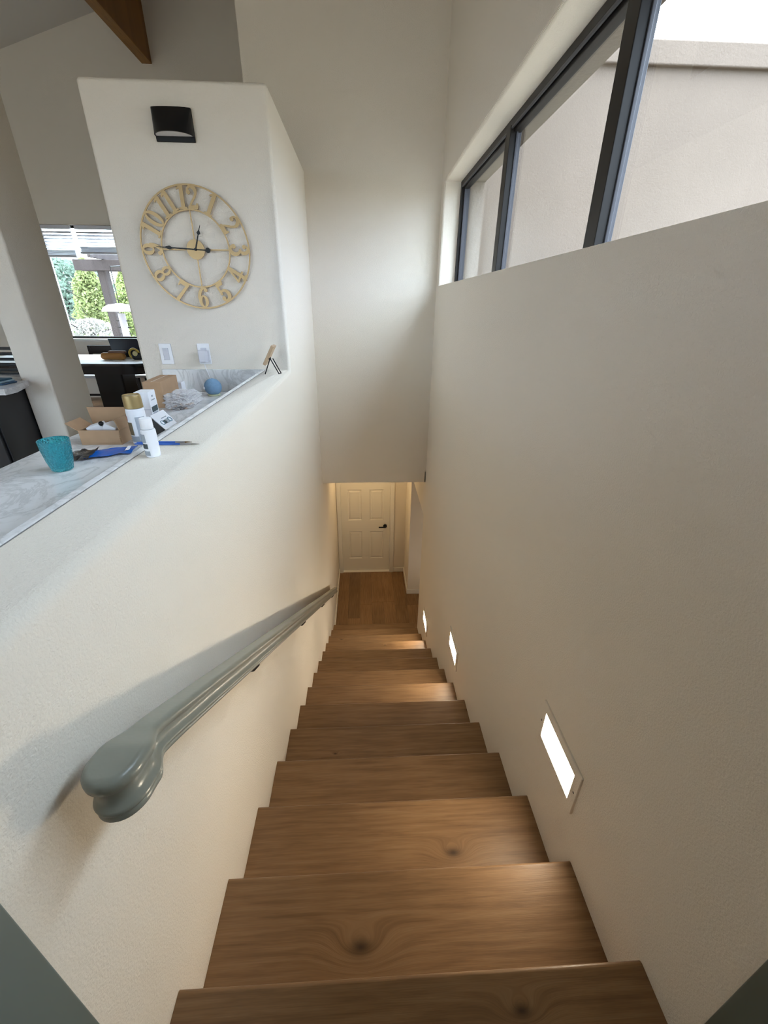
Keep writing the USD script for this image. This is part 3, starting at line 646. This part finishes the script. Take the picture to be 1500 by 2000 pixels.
for k, (cx_, rz) in enumerate(((-.591, 24), (-.531, -28))):
    g = RB(cx_ - .028, cx_ + .028, 1.250, 1.300, ZC + .014, ZC + .064, r=.003); g.apply_transform(trimesh.transformations.rotation_matrix(.28 * (1 if k else -1), [0, 1, 0], [cx_, 1.278, ZC + .04])); g.apply_translation([0, 0, .004]); obj('fitting_case', rotz(g, rz * .5, (cx_, 1.278, 0)), paper_m, wb_)
obj('cable_knot', trimesh.creation.icosphere(2, .009).apply_translation([-.562, 1.256, ZC + .074]), black_m, wb_)
# blue wrapper with black end
wr_ = thing('blue_packet', 'flat blue plastic packet with a crumpled black end, beside the teal tumbler', 'packet', (-.48, 1.09, ZC))
def wavy(quad, nx_, ny_, amp, seed, th=.0012):
    a, b, c, d = map(np.array, quad); U, V_ = np.meshgrid(np.linspace(0, 1, nx_), np.linspace(0, 1, ny_), indexing='ij')
    P = a * (1 - U[..., None]) * (1 - V_[..., None]) + b * U[..., None] * (1 - V_[..., None]) + c * U[..., None] * V_[..., None] + d * (1 - U[..., None]) * V_[..., None]
    nz = meshkit.fbm(np.stack([U * 4 + seed, V_ * 3, U * 0], -1), 3, seed); P = P.copy(); P[..., 2] += amp * nz
    top = P.reshape(-1, 3); bot = top.copy(); bot[:, 2] -= th; n = nx_ * ny_
    idx = np.arange(n).reshape(nx_, ny_); F = []
    q = np.stack([idx[:-1, :-1], idx[1:, :-1], idx[1:, 1:], idx[:-1, 1:]], -1).reshape(-1, 4)
    F = np.vstack([q[:, [0, 1, 2]], q[:, [0, 2, 3]], q[:, [2, 1, 0]] + n, q[:, [3, 2, 0]] + n])
    rim = np.concatenate([idx[:, 0], idx[-1, 1:], idx[-2::-1, -1], idx[0, -2:0:-1]]); r2 = np.roll(rim, -1)
    F = np.vstack([F, np.c_[rim, r2 + n, r2], np.c_[rim, rim + n, r2 + n]])
    t = trimesh.Trimesh(np.vstack([top, bot]), F, process=False); t.fix_normals(); return t
zp = ZC + .0025
obj('packet_body', wavy([(-.520, 1.035, zp), (-.395, 1.105, zp), (-.410, 1.190, zp), (-.545, 1.135, zp)], 22, 14, .010, 3), plain('blue_film', (.006, .085, .36), .22), wr_)
obj('black_end', wavy([(-.562, 1.005, zp), (-.505, 1.035, zp + .001), (-.520, 1.140, zp + .001), (-.610, 1.100, zp)], 14, 12, .022, 8), plain('black_film', (.012, .011, .012), .2), wr_)
obj('print_bar', wavy([(-.420, 1.115, zp + .008), (-.408, 1.122, zp + .008), (-.425, 1.175, zp + .008), (-.436, 1.170, zp + .008)], 4, 6, .002, 5, .0006), paper_m, wr_)
# teal tumbler
tx, ty = -.536, .950
tu = thing('teal_tumbler', 'teal dimpled glass tumbler standing on the stone counter', 'glass', (tx, ty, ZC))
obj('glass_wall', lathe([(0, .0005), (.026, .0005), (.030, .004), (.037, .035), (.042, .075), (.0435, .100), (.0425, .1012), (.0405, .100), (.039, .075), (.033, .035), (.026, .012), (0, .010)], (tx, ty, ZC), 56), teal_glass, tu)
# small white bottle on the ledge
wx, wy = -.112, .706
wn = thing('white_spray_bottle', 'small white capped spray bottle on the plaster ledge', 'bottle', (wx, wy, ZL))
obj('bottle_body', lathe([(0, .0005), (.0168, .0005), (.0180, .002), (.0180, .068), (.0168, .0725), (0, .073)], (wx, wy, ZL)), paper_m, wn)
obj('cap', lathe([(.0142, .0735), (.0150, .075), (.0150, .098), (.0140, .1005), (0, .101)], (wx, wy, ZL)), plastic_w, wn)
obj('label_print', wrap(wx, wy, ZL + .040, ZL + .062, .0180, 200, 262), print_g, wn); obj('label_print', wrap(wx, wy, ZL + .024, ZL + .037, .0180, 215, 268), print_d, wn); obj('label_print', wrap(wx, wy, ZL + .006, ZL + .018, .0180, 210, 275), print_g, wn)
# paint brushes
def brush(label, a, b, r, tipm):
    a, b = np.array(a), np.array(b); d = b - a
    t = thing('paint_brush', label, 'brush', tuple(a), group='fine paint brushes on the ledge')
    obj('handle', cyl(r * .6, a, a + d * .40, 12, r), blue_m, t); obj('handle_neck', cyl(r, a + d * .40, a + d * .70, 12, r * .8), blue_m, t)
    obj('ferrule', cyl(r * .85, a + d * .70, a + d * .87, 12, r * .75), steel, t); obj('bristles', cyl(r * .75, a + d * .87, b, 10, r * .12), tipm, t)
brush('blue-handled paint brush on the ledge, the nearer and longer of two', (-.205, .800, ZL + .0040), (-.024, .797, ZL + .0040), .0034, plain('grey_bristle', (.22, .20, .17), .8))
brush('blue-handled paint brush on the ledge, the farther one with brown bristles', (-.205, .812, ZL + .0042), (-.052, .817, ZL + .0042), .0036, plain('brown_bristle', (.16, .09, .03), .8))
# little easel with a wooden card
ea = thing('mini_easel', 'tiny black wire easel holding a small wooden plaque at the ledge end', 'easel', (-.08, 2.17, ZL))
r_ = .003; zl = ZL + r_
obj('front_leg', tube([(-.118, 2.155, zl), (-.083, 2.165, ZL + .088)], r_), black_m, ea)
obj('wire_loop', tube([(-.083, 2.165, ZL + .088), (-.042, 2.172, zl), (-.036, 2.205, zl), (-.073, 2.190, ZL + .085)], r_), black_m, ea)
obj('hook', cyl(.004, (-.090, 2.166, ZL + .082), (-.078, 2.166, ZL + .092), 10), black_m, ea)
pq = RB(-.008, .008, 2.150, 2.236, -.058, .058, r=.0015); pq.apply_transform(trimesh.transformations.rotation_matrix(math.radians(30), [0, 1, 0], [0, 0, 0])); pq.apply_translation([-.0895, 0, ZL + .104])
pk = thing('wooden_plaque', 'small bare wooden plaque leaning on the wire easel', 'plaque', (-.085, 2.19, ZL + .1)); obj('board', pq, wood('pale_plaque_wood', [(.33, .22, .13), (.42, .29, .18), (.48, .34, .22)], 'y'), pk)

# ---------------------------------------------------------------- dining room
dt = thing('dining_table', 'dark dining table with rounded corners under the window', 'table', (-3.2, 5.7, ZU))
tp = Polygon([(-4.5, 5.12), (-2.25, 5.12), (-2.05, 5.9), (-2.25, 6.18), (-4.5, 6.18)]).buffer(-.2).buffer(.2, 16)
q = ext(tp, .03); q.apply_translation([0, 0, .74]); obj('tabletop', q, plain('glossy_dark_top', (.02, .018, .016), .1), dt)
q = ext(tp.buffer(-.06), .10); q.apply_translation([0, 0, .638]); obj('apron', q, darkwood_m, dt)
obj('pedestal', RB(-3.05, -2.70, 5.45, 5.80, .08, .64, r=.02), darkwood_m, dt); obj('foot', RB(-3.35, -2.45, 5.35, 5.95, ZU + .001, .08, r=.02), darkwood_m, dt)
dc = thing('sheet_with_reflection', 'large white printed sheet across the dining table, also painting its window reflection', 'paper', (-3.3, 5.6, .771))
obj('sheet', ext(tp.buffer(-.005), .0012).apply_translation([0, 0, .7705]), plain('paper_and_reflection', (.85, .87, .87), .45), dc)  # white over the whole top also stands for the window reflection
for k in range(3): obj('printed_line', bx(-4.3, -2.75, 5.42 + k * .22, 5.435 + k * .22, .7718, .7721), plain('line_teal_%d' % k, (.45, .62, .64), .5), dc)
lp = thing('laptop', 'open dark laptop on the dining table', 'laptop', (-2.8, 5.85, .772))
obj('base', RB(-2.96, -2.58, 5.87, 6.11, .7725, .788, r=.004), black_m, lp)
s = RB(-2.96, -2.58, 5.865, 5.873, .786, 1.012, r=.003); s.apply_transform(trimesh.transformations.rotation_matrix(math.radians(12), [1, 0, 0], [0, 5.87, .786])); obj('screen_lid', s, plain('laptop_lid', (.012, .014, .022), .3), lp)
po = thing('leather_pouch', 'tan leather tool pouch on the table in front of the laptop', 'pouch', (-2.68, 5.5, .772))
pm = trimesh.creation.capsule(.22, .045, count=[16, 20]); pm.apply_transform(trimesh.transformations.rotation_matrix(math.pi / 2, [0, 1, 0])); pm.apply_translation([-2.78, 5.52, .818]); obj('roll', pm, leather_m, po)
obj('strap', RB(-2.83, -2.62, 5.50, 5.56, .85, .885, r=.012), plain('brown_strap', (.16, .07, .04), .6), po)
em = thing('ear_muffs', 'yellow and black ear defenders beside the leather pouch', 'ear muffs', (-2.52, 5.6, .772))
def torus(R, r, c, ax, a0=0, a1=2 * math.pi, n=28):
    t = np.linspace(a0, a1, n); return tube([(c[0] + R * math.cos(q), c[1], c[2] + R * math.sin(q)) for q in t], r, 10)
obj('headband', torus(.060, .013, (-2.53, 5.56, .845), 'y'), yellow_m, em); obj('cup', RB(-2.56, -2.44, 5.52, 5.66, .773, .86, r=.03), rubber_m, em); obj('cup', RB(-2.50, -2.40, 5.58, 5.70, .80, .89, r=.03), rubber_m, em); obj('cup_disc', cyl(.030, (-2.50, 5.515, .85), (-2.50, 5.53, .85), 20), plain('pale_yellow', (.65, .55, .25), .4), em)
def chair(label, x, y, face, seatm):
    t = thing('dining_chair', label, 'chair', (x, y, ZU), group='dark dining chairs round the table')
    def P(a): a.apply_transform(trimesh.transformations.rotation_matrix(math.radians(face), [0, 0, 1])); a.apply_translation([x, y, 0]); return a
    obj('seat', P(RB(-.22, .22, -.21, .21, .435, .475, r=.012)), seatm, t)
    for sx in (-1, 1):
        obj('leg', P(RB(sx * .20 - .02, sx * .20 + .02, -.20, -.16, ZU + .0005, .437, r=.004)), darkwood_m, t)
        obj('leg', P(RB(sx * .20 - .02, sx * .20 + .02, .17, .21, ZU + .0005, .86, r=.004)), darkwood_m, t)
    obj('top_rail', P(RB(-.215, .215, .175, .205, .74, .86, r=.01)), darkwood_m, t)
    obj('back_rail', P(RB(-.19, .19, .18, .20, .58, .64, r=.006)), darkwood_m, t)
    obj('stretcher', P(RB(-.19, .19, -.185, -.17, .18, .21, r=.004)), darkwood_m, t)
chair('dark wooden chair with white seat tucked behind the dining table under the window', -3.50, 6.42, 0, seat_m)
chair('dark dining chair with white seat in front of the table, beside the column', -3.05, 4.62, 180, seat_m)
bn = thing('side_bench', 'low bench with a pale top and dark legs right of the dining table', 'bench', (-2.6, 5.9, ZU))
obj('bench_top', RB(-3.0, -1.9, 6.25, 6.62, .44, .475, r=.008), seat_m, bn)
for x in (-2.96, -1.98): 
    for y in (6.28, 6.55): obj('leg', RB(x, x + .045, y, y + .045, ZU + .0005, .441, r=.003), darkwood_m, bn)

# ---------------------------------------------------------------- garden beyond the far window
pg = thing('pergola', 'weathered timber pergola outside the dining window', 'pergola', (-4.5, 9.0, -.1))
def colp(x, y): return RB(x - .075, x + .075, y - .075, y + .075, -.1, 2.02, r=.006)
PX = -4.46; PY = 9.0
obj('post', colp(PX, PY), pergola_m, pg); obj('post', colp(PX + 3.2, PY), pergola_m, pg)
obj('beam', RB(PX - .45, PX + 4.0, PY - .12, PY - .08, 1.98, 2.16, r=.006), pergola_m, pg); obj('beam', RB(PX - .45, PX + 4.0, PY + .08, PY + .12, 1.98, 2.16, r=.006), pergola_m, pg)
for k in range(5): obj('rafter', RB(PX + .05 + k * .7, PX + .10 + k * .7, PY - .5, PY + 2.6, 2.165, 2.32, r=.006), pergola_m, pg)
bf = thing('bird_feeder', 'hanging bird feeder with a clear dome in front of the pergola post', 'bird feeder', (-3.893, 8.17, 1.1))
fx, fy = -3.893, 8.17
obj('dome', lathe([(.30, 1.30), (.27, 1.36), (.18, 1.41), (.05, 1.43), (0, 1.432), (0, 1.427), (.05, 1.425), (.18, 1.403), (.265, 1.352), (.294, 1.30), (.30, 1.30)], (fx, fy, 0)), plain('frosted_dome', (.80, .85, .86), .25), bf)
obj('seed_tube', cyl(.06, (fx, fy, .85), (fx, fy, 1.27), 20), plain('seed_tube', (.35, .33, .38), .3), bf)
obj('hanger', cyl(.006, (fx, fy, 1.27), (fx, fy, 2.0), 8), black_m, bf)
for k in range(3): obj('perch', cyl(.008, (fx - .12, fy, .93 + k * .11), (fx + .12, fy, .93 + k * .11), 8), black_m, bf)
obj('feeder_arm', cyl(.012, (fx, fy, 2.0), (fx, PY - .125, 2.06), 8), black_m, bf)
def leafmat(n, c):
    return mat(n, {'d': ('principled_bsdf', {'base_color': c, 'roughness': .6}), 't': ('translucent_bsdf', {'color': tuple(min(1, q * 1.3) for q in c)}), 'm': ('mix_closure', {'fac': .35})}, [('d.BSDF', 'm.closure1'), ('t.BSDF', 'm.closure2')], 'm.closure')
def tree(name, label, x, y, h, rad, kind_m, n, seed, leaf=.05, shape='cone', base=.15):
    rng = np.random.default_rng(seed); t = thing(name, label, 'tree' if shape != 'bush' else 'shrub', (x, y, -.1), group=None)
    tr = [cyl(.07 if h > 2 else .03, (x, y, -.11), (x + .03, y, h * .7), 10, .02)]
    for k in range(10):
        a = rng.uniform(0, 2 * math.pi); z0 = h * rng.uniform(.15, .6); L = rad * rng.uniform(.6, 1.0); tr.append(cyl(.02, (x, y, z0), (x + L * math.cos(a), y + L * math.sin(a), z0 + L * rng.uniform(.2, .8)), 6, .006))
    obj('trunk', cat(*tr), pergola_m, t)
    u = rng.random(n); z = base + (h - base) * u
    prof = {'cone': (1 - u) ** .75 + .05, 'round': np.sqrt(np.clip(1 - (2 * u - 1) ** 2, 0, 1)) + .1, 'bush': np.sqrt(np.clip(1 - u ** 2, 0, 1)) + .05}[shape] * rad
    a = rng.uniform(0, 2 * math.pi, n); rr = prof * np.sqrt(rng.random(n)) * (.75 + .5 * meshkit.noise(np.stack([np.cos(a) * 2 + seed, np.sin(a) * 2, z * 2.5], -1), seed))
    c = np.stack([x + rr * np.cos(a), y + rr * np.sin(a), z - .1], 1)
    d1 = rng.normal(size=(n, 3)); d1 /= np.linalg.norm(d1, axis=1)[:, None]; d2 = np.cross(d1, rng.normal(size=(n, 3))); d2 /= np.linalg.norm(d2, axis=1)[:, None]
    s = leaf * rng.uniform(.6, 1.5, n)[:, None]
    V = np.stack([c - d1 * s, c + d2 * s * .45, c + d1 * s, c - d2 * s * .45], 1).reshape(-1, 3); i = np.arange(n)[:, None] * 4
    F = np.vstack([i + [0, 1, 2], i + [0, 2, 3]])
    path = numbered(str(t.GetPath()), 'foliage'); usdkit.mesh(stage, path, trimesh.Trimesh(V - base_loc(str(t.GetPath())), F, process=False), kind_m); tag(stage.GetPrimAtPath(path), kind='stuff')
yg, bgm, gg, dry = leafmat('yellow_green_leaf', (.190, .225, .085)), leafmat('blue_green_leaf', (.095, .140, .105)), leafmat('mid_green_leaf', (.150, .195, .085)), leafmat('dry_grey_leaf', (.22, .215, .19))
tree('garden_tree', 'yellow-green juniper in the middle of the far window view', -7.36, 13.6, 2.65, .85, yg, 9000, 1)
tree('garden_tree', 'yellow-green juniper right of the pergola post', -7.6, 16.2, 2.55, .85, leafmat('lime_leaf', (.20, .245, .08)), 9000, 2)
tree('garden_tree', 'blue-green juniper at the upper left of the far window view', -10.6, 17.6, 2.95, 1.7, bgm, 9000, 3, .08, 'round')
tree('garden_tree', 'broad mid-green tree at the back behind the junipers', -7.0, 21.0, 3.1, 2.3, gg, 12000, 4, .09, 'round')
tree('garden_shrub', 'dry grey twiggy shrub low in front of the junipers', -6.30, 11.3, 1.18, .95, dry, 6000, 5, .035, 'bush', .0)
tree('garden_shrub', 'greener low shrub at the left edge of the window view', -8.3, 11.9, 1.35, .55, gg, 6000, 6, .04, 'bush', .0)
tree('garden_tree', 'tall dark tree beyond the left of the window', -14.6, 19.0, 3.2, 2.0, bgm, 8000, 9, .09, 'round')
